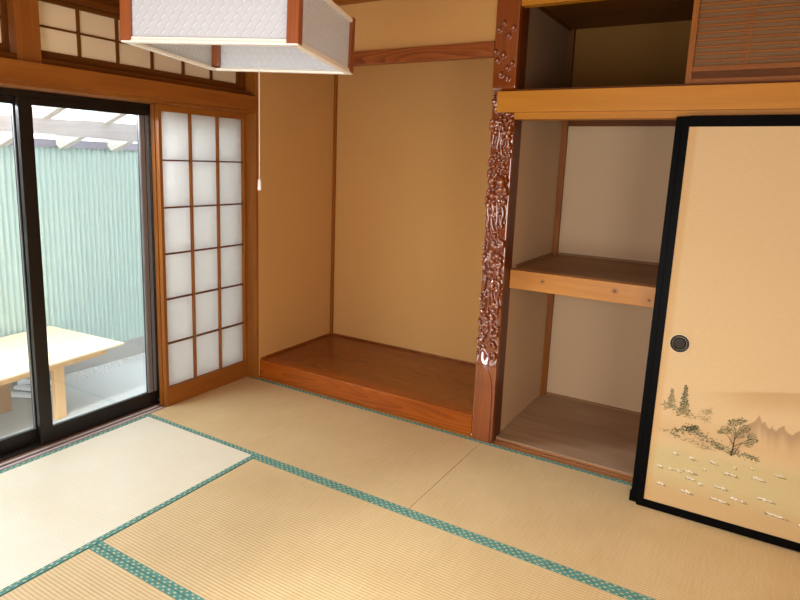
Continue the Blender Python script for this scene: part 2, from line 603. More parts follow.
struct('sash_edge', boxes((-.0985, -.0935, -.778, -.748, .088, 1.775), (-.0985, -.0925, -.742, -.722, .088, 1.775)), 'alu', win, bevel=.002)  # added grey strips painting the exterior's reflection on the bronze stile
# rear glazed opening behind the viewer
w2 = struct('window_2', boxes((.45, 3.35, YF - .06, YF - .0, -.02, .03), (.45, 3.35, YF - .06, YF, 2.0, 2.05), (.45, .51, YF - .06, YF, .03, 2.0),
                              (3.29, 3.35, YF - .06, YF, .03, 2.0), (1.87, 1.93, YF - .06, YF, .03, 2.0)), 'cedar_z')

# ------------------------------------------------------------------ tatami mats
T = .91
Y1, Y2, Y3 = -.8806, -1.8027, -2.71


def tatami(label, x0, x1, y0, y1, along):
    t = thing('tatami_mat', label, 'tatami mat', ((x0 + x1) / 2, (y0 + y1) / 2, -.055), group=None)
    g = .0014
    x0, x1, y0, y1 = x0 + g, x1 - g, y0 + g, y1 - g
    if along == 'y':
        x1 -= .0045          # the open joint beside this mat
    h = .0275
    obj('straw_core', box(x0 + .001, x1 - .001, y0 + .001, y1 - .001, -.055, -.004), 'straw', t)
    if along == 'x':
        obj('rush_surface', box(x0, x1, y0 + h, y1 - h, -.004, 0), 'tatami_x', t, bevel=.0012)
        strips = ((x0, x1, y0, y0 + h), (x0, x1, y1 - h, y1))
    else:
        obj('rush_surface', box(x0 + h, x1 - h, y0, y1, -.004, 0), 'tatami_y', t, bevel=.0012)
        strips = ((x0, x0 + h, y0, y1), (x1 - h, x1, y0, y1))
    for a, b, c, d in strips:
        bm = box(a, b, c, d, -.03, .0008)
        uv = bm.loops.layers.uv.new('UVMap')
        for f in bm.faces:
            for lp in f.loops:
                co_ = lp.vert.co
                lp[uv].uv = ((co_.x - a), (co_.y - c)) if along == 'x' else ((co_.y - c), (co_.x - a))
        obj('border', bm, 'heri', t)
    return t


tatami('tan tatami mat along the front of the dark alcove platform', 0, 2 * T, Y1, 0, 'x')
tatami('tan tatami mat in front of the open closet and the leaning black-framed doors', 2 * T, 4 * T, Y1, 0, 'x')
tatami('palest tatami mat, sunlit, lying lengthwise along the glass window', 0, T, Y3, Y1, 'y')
tatami('large ribbed tan tatami mat in the middle of the floor, between two double teal borders', T, 2.82, Y2, Y1, 'x')
tatami('ribbed tatami mat in the bottom left foreground, below the short double teal border', T, 3 * T, Y3, Y2, 'x')
tatami('tatami mat at the right end of the large middle mat, barely in view', 2.82, 4 * T, Y2, Y1, 'x')

# ------------------------------------------------------------------ alcove platform
t = thing('alcove_platform', 'raised dark polished wooden platform with a reddish front beam in the alcove', 'alcove floor', (.9, .43, 0))
obj('front_beam', box(.091, 1.7445, .006, .10, .0145, .137), 'kamachi', t, bevel=.004)
obj('floor_board', box(.092, 1.7445, .10, .852, .095, .136), 'toko_board', t, bevel=.001)

# ------------------------------------------------------------------ carved post
PX0, PX1 = 1.746, 1.874
BUMPS = [(1.795, 2.278, .0097), (1.77, 2.248, .0097), (1.847, 2.251, .0097), (1.824, 2.214, .0097), (1.756, 2.139, .0097), (1.801, 2.122, .0118),
         (1.769, 2.095, .0097), (1.851, 2.077, .0097), (1.827, 2.054, .009), (1.794, 2.024, .0111), (1.831, 2.004, .0097), (1.758, 1.917, .0083),
         (1.765, 1.869, .0083), (1.754, 1.563, .0083), (1.758, 1.507, .0111), (1.767, 1.475, .0139), (1.792, 1.501, .0111), (1.832, 1.475, .0263),
         (1.831, 1.436, .0208), (1.784, 1.401, .0173), (1.781, 1.557, .0111), (1.809, 1.589, .0097), (1.837, 1.555, .0097), (1.763, 1.429, .0097),
         (1.81, 1.184, .0118), (1.801, 1.153, .0083), (1.846, 1.158, .0118), (1.808, 1.131, .009), (1.837, 1.125, .0097), (1.76, 1.069, .0139),
         (1.798, 1.073, .0111), (1.837, 1.077, .0166), (1.764, 1.01, .0139), (1.8, .996, .0083), (1.756, .848, .0104), (1.759, .691, .0083),
         (1.761, .657, .0097), (1.797, .721, .0125), (1.815, .708, .0083), (1.79, .697, .0083), (1.798, .64, .0083), (1.836, .662, .0125),
         (1.846, .63, .0125), (1.854, .794, .0139), (1.764, .549, .0118), (1.791, .558, .009), (1.755, .516, .009)]
HOOKS = [(1.844, 1.034, .022, 180, 400), (1.836, .915, .028, -90, 250), (1.769, .596, .017, 170, 400), (1.846, .512, .022, 150, 420), (1.836, .575, .017, -60, 200),
         (1.768, 1.755, .019, -60, 260), (1.776, 1.345, .018, -70, 200), (1.795, .86, .018, 60, 330), (1.835, 1.715, .02, 100, 380), (1.80, 1.30, .016, 180, 420)]
rr = random.Random(3)


def relief():
    nx, nz = 76, 1180
    xs = np.linspace(PX0, PX1, nx)
    zs = np.linspace(0, ZC, nz)
    X, Z = np.meshgrid(xs, zs)
    carve = np.clip((Z - .455 - .02 * np.sin((X - PX0) * 60)) / .07, 0, 1) ** 1.3 * (1 / (1 + np.exp((Z - 1.945) / .006)))
    H = .004 - .021 * carve

    def bump(x, z, r, k=.95):
        nonlocal H
        k = k * 1.35
        d2 = (X - x) ** 2 + ((Z - z) / 1.15) ** 2
        hh = np.sqrt(np.clip(r * r - d2, 0, None)) * k 
        H = np.where(d2 < r * r, np.maximum(H, hh + np.where(Z > 1.95, .003, -.008) * 1.0), H)

    def tube(pts, r0, r1, lift=-.004):
        nonlocal H
        n = len(pts) - 1
        for i in range(n):
            (ax, az), (bx_, bz) = pts[i], pts[i + 1]
            r = r0 + (r1 - r0) * i / max(1, n)
            zlo, zhi = min(az, bz) - r, max(az, bz) + r
            k0, k1 = np.searchsorted(zs, zlo), np.searchsorted(zs, zhi)
            if k1 <= k0:
                continue
            x_, z_ = X[k0:k1], Z[k0:k1]
            dx, dz = bx_ - ax, bz - az
            tt = np.clip(((x_ - ax) * dx + (z_ - az) * dz) / (dx * dx + dz * dz + 1e-12), 0, 1)
            d2 = (x_ - ax - tt * dx) ** 2 + (z_ - az - tt * dz) ** 2
            hh = np.sqrt(np.clip(r * r - d2, 0, None)) * 1.15 + lift
            H[k0:k1] = np.where(d2 < r * r, np.maximum(H[k0:k1], hh), H[k0:k1])

    # crowded rounded lumps over the whole carved length
    for k in range(250):
        z = rr.uniform(.56, 1.925)
        r = rr.uniform(.006, .0135) * (1.25 if (int(z / .19) % 2) else .95)
        bump(rr.uniform(PX0 + .006, PX1 - .006), z, r, rr.uniform(.8, 1.15))
    # wavy hanging tendrils
    for zt, zb_, n in ((1.80, 1.62, 4), (1.92, 1.84, 3), (1.38, 1.22, 4), (.96, .78, 4), (.76, .64, 2)):
        for k in range(n):
            x = PX0 + .012 + (PX1 - PX0 - .024) * (k + rr.uniform(.25, .75)) / n
            z0 = zt - rr.uniform(0, .04)
            z1 = max(zb_ + rr.uniform(-.03, .05), .58)
            ph, am, fr = rr.uniform(0, 6), rr.uniform(.002, .006), rr.uniform(40, 70)
            pts = []
            z = z0
            while z > z1:
                pts.append((x + am * math.sin(z * fr + ph), z))
                z -= .008
            r = rr.uniform(.0065, .0095)
            if len(pts) > 2:
                tube(pts, r, r * .75, .001)
                if rr.random() < .7:
                    bump(pts[-1][0], pts[-1][1], r * 1.5)
    for x, z, r, a0, a1 in HOOKS:
        n = 18
        pts = [(x + r * (1 - .35 * i / n) * math.cos(math.radians(a0 + (a1 - a0) * i / n)),
                z + r * (1 - .35 * i / n) * 1.15 * math.sin(math.radians(a0 + (a1 - a0) * i / n))) for i in range(n + 1)]
        tube(pts, .0055, .009, .004)
    for k in range(0):
        z = rr.uniform(.60, 1.92)
        bump(rr.uniform(PX0 + .008, PX1 - .008), z, rr.uniform(.007, .013))
    for b in BUMPS:
        bump(b[0], b[1], b[2] * (1.35 if b[1] > 1.95 else 1.1), 1.0)
    # plain foot: raised panel with an arched top
    cx = 1.806
    hw = np.where(Z > .26, .056 * np.sqrt(np.clip(1 - (np.clip((Z - .26) / .19, 0, 1)) ** 1.8, 0, 1)), .056)
    ins = np.clip((hw - np.abs(X - cx)) / .0045, 0, 1) * (Z < .45)
    H = np.where(Z < .455, H - .009 * np.clip((.47 - Z) / .02, 0, 1) + .012 * np.sin(ins * math.pi / 2), H)
    # rounded long edges
    e = np.minimum(X - PX0, PX1 - X)
    H -= .006 * (1 - np.sqrt(np.clip(1 - (1 - np.clip(e / .007, 0, 1)) ** 2, 0, 1)))
    # housing cut for the lintel
    H = np.where((Z > 1.828) & (Z < 1.941) & (X > 1.784), np.minimum(H, -.004), H)
    bm = newbm()
    vs = [[bm.verts.new((X[j, i], -H[j, i], Z[j, i])) for i in range(nx)] for j in range(nz)]
    for j in range(nz - 1):
        for i in range(nx - 1):
            bm.faces.new((vs[j][i], vs[j][i + 1], vs[j + 1][i + 1], vs[j + 1][i]))
    for i in (0, nx - 1):
        sk = [bm.verts.new((X[j, i], .032, Z[j, i])) for j in range(nz)]
        for j in range(nz - 1):
            bm.faces.new((vs[j][i], vs[j + 1][i], sk[j + 1], sk[j]))
    return bm


t = thing('carved_post', 'glossy red-brown post carved in deep relief between the alcove and the closet', 'post', (1.81, .06, 0))
obj('post_body', box(PX0 + .0005, PX1 - .0005, .031, .135, -.04, ZC), 'post_side', t)
obj('carved_relief', relief(), 'post', t, smooth=True)

# ------------------------------------------------------------------ closet shelf
t = thing('closet_shelf', 'thick wooden shelf with a knotty orange front beam across the open closet', 'shelf', (2.7, .5, .88))
obj('front_beam', box(1.8755, XR - .002, .112, .185, .889, .993), 'shelf_beam', t, bevel=.003)
obj('shelf_board', box(1.8695, XR - .002, .185, .929, .965, .992), 'ply_shelf', t)
obj('edge_strip', boxes((1.869, 1.879, .19, .929, .992, 1.006), (1.879, XR - .002, .919, .929, .992, 1.006)), 'ply_shelf', t)

# ------------------------------------------------------------------ shoji screens
def shoji_screen(label, x):
    t = thing('shoji_screen', label, 'paper screen', (x - .015, -.376, 0))
    y0, y1, z0, z1 = -.722, -.0205, 0.0, 1.842
    pl, pr, pb, pt = -.7015, -.0415, .119, 1.8045
    for a, b in ((y0, pl), (pr, y1)):
        obj('stile', box(x - .03, x, a, b, z0, z1), 'cedar_z', t, bevel=.0015)
    obj('top_rail', box(x - .029, x - .001, pl, pr, pt, z1), 'cedar_y', t)
    obj('bottom_rail', box(x - .029, x - .0005, pl, pr, z0, pb), 'cedar_y', t, bevel=.001)
    obj('paper', box(x - .0275, x - .0265, pl - .003, pr + .003, pb - .003, pt + .003), 'shoji_paper', t)
    wv = (pr - pl) / 3
    hz = (pt - pb) / 6
    for k in (1, 2):
        y = pl + wv * k
        obj('vertical_bar', box(x - .0262, x - .006, y - .0055, y + .0055, pb, pt), 'cedar_z', t)
    for k in range(1, 6):
        z = pb + hz * k
        obj('horizontal_bar', box(x - .0262, x - .010, pl, pr, z - .0045, z + .0045), 'brown_y', t)
    return t


sh = shoji_screen('white paper shoji screen with brown lattice, front one of two stacked beside the window', 0)
dup(sh, Vector(sh.location) + Vector((-.040, 0, 0)), 'shoji screen stacked behind the front one, only its orange edge strip showing at the window')

# ------------------------------------------------------------------ transom screens above the window
def transom(label, y0, y1, cols, pl, pr):
    t = thing('transom_screen', label, 'paper screen', (-.012, (y0 + y1) / 2, 1.985))
    z0, z1, pb, pt = 1.9855, 2.2745, 2.029, 2.256
    x0, x1 = -.026, .0
    for a, b in ((y0, pl), (pr, y1)):
        obj('stile', box(x0, x1, a, b, z0, z1), 'brown_z', t, bevel=.0015)
    obj('top_rail', box(x0, x1 - .001, pl, pr, pt, z1), 'brown_y', t)
    obj('bottom_rail', box(x0, x1 - .001, pl, pr, z0, pb), 'brown_y', t)
    obj('paper', box(-.02, -.019, pl - .003, pr + .003, pb - .003, pt + .003), 'ranma_paper', t)
    for k in range(1, cols):
        y = pl + (pr - pl) * k / cols
        obj('vertical_bar', box(-.019, -.004, y - .0058, y + .0058, pb, pt), 'brown_z', t)
    obj('horizontal_bar', box(-.019, -.007, pl, pr, 2.138, 2.147), 'brown_y', t)


transom('paper transom screen of two rows of panes above the window, partly behind the lamp', -1.424, -.0215, 6, -1.395, -.092)
transom('paper transom screen at the top left corner, left of the short wooden post', -2.82, -1.523, 6, -2.78, -1.548)

# ------------------------------------------------------------------ upper closet lattice door
t = thing('lattice_door', 'sliding wooden lattice door with thin horizontal slats on the upper closet', 'sliding door', (3.1, .045, 1.948))
x0, x1, z0, z1 = 2.663, 3.60, 1.9485, 2.3395
y0, y1 = .031, .059
for a, b in ((x0, x0 + .026), (x1 - .026, x1)):
    obj('stile', box(a, b, y0, y1, z0, z1), 'cedar_z', t, bevel=.0015)
obj('bottom_rail', box(x0 + .026, x1 - .026, y0 + .001, y1, z0, z0 + .024), 'cedar_x', t, bevel=.001)
obj('lower_board', box(x0 + .026, x1 - .026, y0 + .012, y1 - .004, z0 + .024, 2.012), 'brown_x', t)
obj('middle_rail', box(x0 + .026, x1 - .026, y0 + .001, y1, 2.004, 2.026), 'cedar_x', t, bevel=.001)
obj('top_rail', box(x0 + .026, x1 - .026, y0 + .001, y1, 2.322, z1), 'cedar_x', t)
obj('backing', box(x0 + .026, x1 - .026, y0 + .018, y0 + .02, 2.026, 2.322), 'backing', t)
for k in range(10):
    z = 2.0486 + .0297 * k
    obj('slat', box(x0 + .026, x1 - .026, y0 + .006, y0 + .013, z - .004, z + .004), 'cedar_x', t)
for x in (2.874, 2.897, 3.36, 3.383):
    obj('muntin', box(x - .0045, x + .0045, y0 + .013, y0 + .018, 2.026, 2.322), 'cedar_z', t)

# ------------------------------------------------------------------ painted sliding doors leaning at the closet
FB = Vector((2.689, -.203, 0.0025))
TILT = math.atan2(.203 - .038, 1.803)
LEAN = -.0048
FROT = Euler((-TILT, LEAN, 0)).to_matrix()
FW, FH = .93, 1.811
# the painting is laid out in units of its sketch; these two matrices map sketch to door paper (metres) and back
SK2P = np.array([[0.0083566198, 0.0010187491, -5.8257498], [0.0027146152, -0.0092420025, 2.9346441], [0.0015639019, -0.00012534308, 1]])
P2SK = np.array([[110.93065, 3.6067621, 635.66966], [-23.43676, -218.35107, 504.24598], [-0.17642229, -0.033009419, 1]])


def on_panel(u, v):
    q = SK2P @ (u, v, 1.0)
    return q[0] / q[2], q[1] / q[2]


def panel_px(x, z):
    q = P2SK @ (x, z, 1.0)
    return q[0] / q[2], q[1] / q[2]


def fusuma(label, loc, painted, side_w=.031):
    t = thing('sliding_door', label, 'sliding door', loc, (-TILT, LEAN, 0), world=False)
    th = .019
    cut = .010 if painted else .001
    obj('stile', box(0, side_w, 0, th, 0, FH - cut), 'lacquer', t, bevel=.002)
    obj('stile', box(FW - side_w, FW, 0, th, 0, FH - cut), 'lacquer', t, bevel=.002)
    obj('top_rail', box(side_w - .002, FW - side_w + .002, .0005, th - .0005, FH - .048, FH), 'lacquer', t, bevel=.002)
    obj('bottom_rail', boxes((side_w - .002, FW - side_w + .002, .0005, th - .0005, 0, .038)), 'lacquer', t, bevel=.002)
    if painted:
        return t
    obj('foot_block', box(-.006, .002, .001, th - .001, 0, .05), 'lacquer', t)
    obj('paper', box(side_w, FW - side_w, .003, th - .003, .036, FH - .046), 'fusuma_plain', t)
    return t


M['fusuma_plain'] = paper('tan door paper', lin(220, 192, 146), 0.0)
PAL = [(226, 190, 138)]


def paint_mats():
    t = NT('painted tan door paper')
    at = t.n('ShaderNodeVertexColor', layer_name='pigment')
    n = t.noise(t.obj((1.0, 1, 6)), 40, 4, .7)
    col = t.mix(.9, at.outputs[0], t.ramp(n, [(.3, (.92, .92, .92)), (.7, (1, 1, 1))]), 'MULTIPLY')
    t.set(base=col, rough=.8, spec=.2)
    M['paint_base'] = t.m


paint_mats()
INK = {}


def ink(c):
    k = 'ink %d %d %d' % c
    if k not in INK:
        INK[k] = plain(k, lin(*c), .8, spec=.1, var=.03)
    return INK[k]


def sstep(a, b, v):
    t_ = min(1, max(0, (v - a) / (b - a)))
    return t_ * t_ * (3 - 2 * t_)


def pigment(px, py):
    c = np.array([220., 192., 146.])

    def over(col, a):
        nonlocal c
        c = c * (1 - a) + np.array(col) * a
    dx = px - 650
    # soft hill far behind
    top = 391 + .00035 * (px - 735) ** 2 if px > 735 else 391 - .02 * (735 - px)
    if py > top:
        over((190, 150, 104), .55 * sstep(690, 770, px) * sstep(0, 2.5, py - top) * (1 - sstep(0, 30, py - top)))
    # pointed peaks fading into mist
    PK = [(730, 436), (742, 428), (752, 423), (756, 420.5), (759, 415), (761, 420), (763, 424), (765, 421), (767, 427), (770, 429.5), (772, 426), (774, 430), (776, 432),
          (779, 428), (781, 427), (784, 426), (786, 431), (789, 434), (792, 436), (796, 433), (800, 431), (812, 426), (830, 436), (860, 432), (900, 440), (1100, 450)]
    if px > 730:
        for (ax, ay), (bx_, by) in zip(PK, PK[1:]):
            if ax <= px < bx_:
                ty = ay + (by - ay) * (px - ax) / (bx_ - ax)
                if py > ty:
                    over((160, 130, 96), .66 * (1 - sstep(0, 26, py - ty)))
    # mist band
    b = 425 + dx * .22
    over((202, 166, 118), .42 * math.exp(-((py - b) / 13) ** 2) * sstep(640, 700, px + 30))
    # meadow
    e = 436 + dx * .20
    over((200, 184, 134), .8 * sstep(-4, 16, py - e))
    lo = 496 + dx * .29
    over((198, 158, 110), .6 * sstep(-26, 0, py - lo + 6))
    # darker paper towards the framed edges
    over((204, 160, 104), .4 * (1 - sstep(0, 5, dx + (py - 470) * .128 - 1)) * (1 if py > 120 else 0))
    return c


def door_painting(parent):
    sw = .031
    x0, x1, z0, z1 = sw, FW - sw, .037, FH - .047
    nx = 170
    zs = list(np.linspace(z0, .68, 150)) + list(np.linspace(.70, z1, 24))
    xs = np.linspace(x0, x1, nx)
    bm = newbm()
    lay = bm.loops.layers.float_color.new('pigment')
    cols = {}
    V = []
    for z in zs:
        r = []
        for x in xs:
            v = bm.verts.new((x, .003, z))
            cols[v] = lin(*pigment(*panel_px(x, z)))
            r.append(v)
        V.append(r)
    for j in range(len(zs) - 1):
        for i in range(nx - 1):
            f = bm.faces.new((V[j][i], V[j][i + 1], V[j + 1][i + 1], V[j + 1][i]))
            for lp in f.loops:
                lp[lay] = cols[lp.vert]
    bx(bm, x0, x1, .0032, .016, z0, z1)
    for f in bm.faces:
        for lp in f.loops:
            if lp.vert not in cols:
                lp[lay] = lin(226, 190, 138)
    # brush strokes
    inks = [(92, 90, 66), (126, 120, 88), (158, 142, 104), (74, 66, 48), (240, 236, 218), (184, 160, 116), (112, 116, 84)]
    mats = ['paint_base'] + [ink(c) for c in inks]
    R = random.Random(11)
    lift = [.0022]

    def poly(pts, mi):
        lift[0] -= 2e-7
        try:
            f = bm.faces.new([bm.verts.new((*(lambda q: (q[0], lift[0], q[1]))(on_panel(*p)),)) for p in pts])
            f.material_index = mi + 1
        except ValueError:
            pass

    def leaf(x, y, l, wd, a, mi):
        ca, sa = math.cos(a), math.sin(a)
        pts = []
        for k in range(6):
            b = k * math.pi / 3
            u, v = l * math.cos(b), wd * math.sin(b)
            pts.append((x + u * ca - v * sa, y + u * sa + v * ca))
        poly(pts, mi)

    def line(x0_, y0_, x1_, y1_, w0, w1, mi):
        dx, dy = x1_ - x0_, y1_ - y0_
        L = math.hypot(dx, dy) + 1e-6
        nx_, ny = -dy / L, dx / L
        poly([(x0_ + nx_ * w0, y0_ + ny * w0), (x1_ + nx_ * w1, y1_ + ny * w1), (x1_ - nx_ * w1, y1_ - ny * w1), (x0_ - nx_ * w0, y0_ - ny * w0)], mi)

    # two conifers
    for (tx, ty, h, wd, pal, lean) in ((672.4, 389.5, 19, 7.5, (1, 2, 2), -2), (686, 385.6, 29, 8.5, (1, 0, 6), -3)):
        line(tx, ty, tx + lean, ty + h, .15, .5, pal[0])
        n = int(h * .62)
        for k in range(n):
            f = k / n
            y = ty + f * h
            x = tx + lean * f
            ww = wd * (.12 + .88 * f ** .85)
            for s in (-1, 1):
                e = ww * R.uniform(.55, 1)
                line(x, y, x + s * e, y + e * .40 + R.uniform(-.4, .4), .55, .22, pal[k % 3])
                for q in range(3):
                    u = R.uniform(.2, 1)
                    leaf(x + s * e * u, y + e * .40 * u + R.uniform(-.5, .9), R.uniform(.8, 1.5), .42, R.uniform(-.5, .9), R.choice(pal))
    # low brush trailing down from the conifers

    def brush(pts, n, sp, pal, lmin=.5, lmax=1.2):
        for k in range(n):
            f = R.random() * (len(pts) - 1)
            i = int(f)
            f -= i
            x = pts[i][0] * (1 - f) + pts[i + 1][0] * f + R.gauss(0, sp)
            y = pts[i][1] * (1 - f) + pts[i + 1][1] * f + R.gauss(0, sp * .7)
            leaf(x, y, R.uniform(lmin, lmax), R.uniform(.25, .5), R.uniform(-.6, 1.0), R.choice(pal))
    brush([(663, 403), (672, 407)], 60, 2.2, (2, 1, 5))
    brush([(674, 411), (684, 414), (697, 417), (708, 420)], 150, 2.4, (1, 2, 5, 5))
    brush([(700, 412), (708, 411), (712, 415)], 70, 2.0, (2, 5))
    # dark shrub bank
    brush([(672, 432), (684, 430), (693, 430), (703, 437), (714, 444), (724, 449)], 300, 3.0, (0, 1, 6, 2), .6, 1.5)
    brush([(688, 428), (696, 428)], 110, 2.6, (0, 3, 6), .6, 1.3)
    brush([(664, 430), (672, 433), (686, 441)], 70, 1.6, (2, 5, 6))
    brush([(716, 446), (730, 452), (746, 456), (758, 460)], 140, 1.8, (0, 1, 6), .6, 1.5)
    brush([(690, 440), (708, 449)], 80, 2.2, (2, 5, 6))
    # broad leafed tree
    tb = (731.5, 455)
    for ax, ay, bx_, by, w0, w1 in ((731, 456, 733.5, 445, .9, .6), (733.5, 445, 735.5, 432, .6, .3), (735.5, 432, 733, 422, .3, .1), (733.5, 445, 726, 433, .45, .15), (734, 440, 745, 428, .4, .15),
                                    (733, 447, 748, 440, .45, .15), (735, 452, 741, 444, .5, .3), (741, 444, 752, 443, .3, .1), (731, 452, 736, 448, .5, .4), (736, 436, 741, 424, .3, .1), (748, 440, 755, 437, .2, .1)):
        line(ax, ay, bx_, by, w0, w1, 3)
    for (cx_, cy_, r, n) in ((733, 423, 4.5, 75), (740, 421, 4, 60), (725, 430, 4.5, 80), (732, 431, 4, 60), (745, 429, 4.5, 80), (740, 435, 4, 55), (752, 437, 4.5, 80), (749, 444, 4, 60), (756, 441, 2.5, 30), (720.5, 432, 2.5, 30), (745, 421, 2, 20)):
        for k in range(n):
            a, q = R.uniform(0, 6.28), r * 1.25 * math.sqrt(R.random())
            leaf(cx_ + q * math.cos(a), cy_ + q * .75 * math.sin(a), R.uniform(.45, 1.0), R.uniform(.3, .5), R.uniform(-.5, .9), R.choice((0, 1, 1, 2, 2, 6)))
    # flower tufts on the meadow
    tufts = [(55, 178, 40), (190, 222, 50), (365, 268, 80), (460, 265, 80), (375, 200, 55), (210, 116, 55), (110, 98, 22), (215, 152, 45), (340, 68, 32), (225, 45, 30), (450, 92, 18),
             (425, 130, 65), (575, 155, 55), (610, 265, 78), (670, 350, 95), (690, 140, 45), (150, 108, 22), (268, 180, 20), (50, 84, 25), (130, 15, 30), (545, 100, 14), (290, 102, 10)]
    more = [(x_ + 760, y_ + 230, l_) for x_, y_, l_ in tufts[:9]]
    for x_, y_, l_ in tufts + more:
        x = 650 + x_ / 5.333
        y = 450 + y_ / 5.333
        L = l_ / 5.333
        sl_ = .33
        for k in range(int(L * 2.2)):
            u = R.uniform(-.62, .75) * L
            leaf(x + u, y + u * sl_ + 1.1 + R.gauss(0, .5), R.uniform(.4, .9), .25, R.uniform(-.2, .8), R.choice((0, 6, 1)))
        big = .75 if y_ > 150 else .5
        for k in range(int(L * 3.0)):
            u = R.uniform(-.5, .45) * L
            leaf(x + u, y + u * sl_ + R.gauss(0, .55), R.uniform(.3, .65) * big / .6, R.uniform(.28, .5), R.uniform(0, 1), 4)
        line(x + L * .3, y + L * .1 + 1.5, x + L * .9, y + L * .9 * sl_ + 1.2, .25, .08, 1)
    # bmesh face normals towards the room
    me = bpy.data.meshes.new('painted_paper')
    bm.normal_update()
    bm.to_mesh(me)
    bm.free()
    for mm in mats:
        me.materials.append(M[mm] if isinstance(mm, str) else mm)
    o = bpy.data.objects.new('painted_paper', me)
    C.objects.link(o)
    o.parent = parent
    o['label'] = 'tan paper painted with trees, misty peaks and a flowering meadow'
    return o


fd = fusuma('black-framed sliding door with a painted landscape, leaning in front of the closet', FB, True)
door_painting(fd)
px_, pz_ = on_panel(679.6, 343.6)
pl_ = obj('door_pull', lathe(newbm(), [(.038, .0029), (.0400, -.001), (.038, -.0032), (.034, -.0036), (.0315, -.002), (.030, .0012), (.012, .0024)], 40, 'y', (px_, 0, pz_)), 'pull_rim', fd, smooth=True)
obj('pull_dish', lathe(newbm(), [(.0295, .0022), (.0295, .0010), (.020, .0006), (.003, .0006)], 40, 'y', (px_, 0, pz_)), 'pull', pl_, smooth=True)
obj('pull_collar', lathe(newbm(), [(.0425, .0029), (.0425, .0012), (.0405, .0010)], 40, 'y', (px_, 0, pz_)), 'collar', pl_)
off = FROT @ Vector((-.029, .021, 0))
fusuma('second black-framed sliding door, hidden behind the painted one, its edge showing at left', (FB.x + off.x, FB.y + .021 / math.cos(TILT), 0.0025), False)

# ------------------------------------------------------------------ pendant lamp
LP = Vector((1.71136, -1.74592, 1.835))
t = thing('pendant_lamp', 'square white pendant lamp with wooden corners hanging open-bottomed from the ceiling', 'ceiling lamp', LP, (-.00301, .02295, .3319), world=False)
S, HH = .49, .142
hs = S / 2
for k in range(4):
    p = obj('shade_panel', box(-hs + .008, hs - .008, -.0015, .0015, .013, HH + .02), 'lamp_plastic', t)
    r = Matrix.Rotation(k * math.pi / 2, 4, 'Z') @ Matrix.Translation((0, -hs + .010, 0))
    p.matrix_local = r
    fr = obj('bottom_frame', boxes((-hs + .002, hs - .002, -.010, .010, 0, .0075), (-hs + .006, hs - .006, -.0065, -.0018, .0075, .0155)), 'lamp_frame', t, bevel=.0015)
    fr.matrix_local = r
    f2 = obj('top_frame', box(-hs + .002, hs - .002, -.010, .010, HH + .012, HH + .024), 'lamp_frame', t, bevel=.0015)
    f2.matrix_local = r
    # wooden corner: quarter-round outside, square inside
    pts = [(hs - .030, -hs + .0)] + [(hs - .004 + .006 * math.cos(a), -hs + .004 + .006 * math.sin(a)) for a in np.linspace(-math.pi / 2, 0, 6)] + [(hs, -hs + .030), (hs - .010, -hs + .030), (hs - .010, -hs + .010), (hs - .030, -hs + .010)]
    c = obj('corner_post', bx(prism(newbm(), pts, 'z', .004, HH + .028), hs - .034, hs - .013, -hs + .013, -hs + .034, .012, HH + .015), 'lamp_wood', t)
    c.matrix_local = Matrix.Rotation(k * math.pi / 2, 4, 'Z')
obj('top_board', boxes((-hs + .02, hs - .02, -hs + .02, hs - .02, HH + .016, HH + .02)), 'lamp_frame', t)
ring = newbm()
for R0 in (.15, .11):
    n1, n2 = 40, 10
    g = [[ring.verts.new(((R0 + .014 * math.cos(b * 2 * math.pi / n2)) * math.cos(a * 2 * math.pi / n1), (R0 + .014 * math.cos(b * 2 * math.pi / n2)) * math.sin(a * 2 * math.pi / n1), .105 + .014 * math.sin(b * 2 * math.pi / n2))) for b in range(n2)] for a in range(n1)]
    for a in range(n1):
        for b in range(n2):
            ring.faces.new((g[a][b], g[(a + 1) % n1][b], g[(a + 1) % n1][(b + 1) % n2], g[a][(b + 1) % n2]))
obj('ring_tube', ring, 'lamp_frame', t, smooth=True)
obj('hanging_cord', lathe(newbm(), [(.004, HH + .02), (.004, ZC - 1.835 - .03)], 12), 'cord', t)
obj('ceiling_cup', lathe(newbm(), [(.05, ZC - 1.835 - .004), (.045, ZC - 1.835 - .03), (.01, ZC - 1.835 - .045)], 24), 'lamp_frame', t, smooth=True)
# pull cord hangs plumb below the lamp
inv = (Matrix.Translation(LP) @ Euler((-.00301, .02295, .3319)).to_matrix().to_4x4()).inverted()
cp = LP + Vector((.026, .016, 0))
pc = obj('pull_cord', lathe(newbm(), [(.001, -.343), (.001, .14)], 8, o=(cp.x, cp.y, 1.835)), 'cord', t)
pc.matrix_local = inv
kn = obj('cord_knob', lathe(newbm(), [(.0052, -.375), (.0056, -.368), (.0048, -.346), (.002, -.341)], 16, o=(cp.x, cp.y, 1.835)), 'cord', pc, smooth=True)

# ------------------------------------------------------------------ outside
GZ = -.5
struct('ground', box(-8, -.2, -8, 8, GZ - .1, GZ), 'concrete')
struct('wall_outer', boxes((-.2, -.0, -2.83, -.02, GZ, -.065), (-.2, -.05, -.02, 4, GZ, 2.6), (-.2, -.05, -5, -2.93, GZ, 2.6), (-.14, -.05, -2.93, -.02, 2.30, 2.6)), 'curb')
t = thing('shed', 'pale teal corrugated metal shed on a concrete footing outside the window', 'shed', (-2.4, .5, GZ))
bm = newbm()
n0 = 1400
ys = np.linspace(-4.2, 4.0, n0)
vb = [[bm.verts.new((-2.35 + .007 * math.sin(2 * math.pi * y / .048), y, z)) for y in ys] for z in (-.322, 1.62)]
for i in range(n0 - 1):
    bm.faces.new((vb[0][i], vb[0][i + 1], vb[1][i + 1], vb[1][i]))
bx(bm, -2.42, -2.36, -4.2, 4.0, -.32, 1.62)
obj('corrugated_siding', bm, 'teal', t)
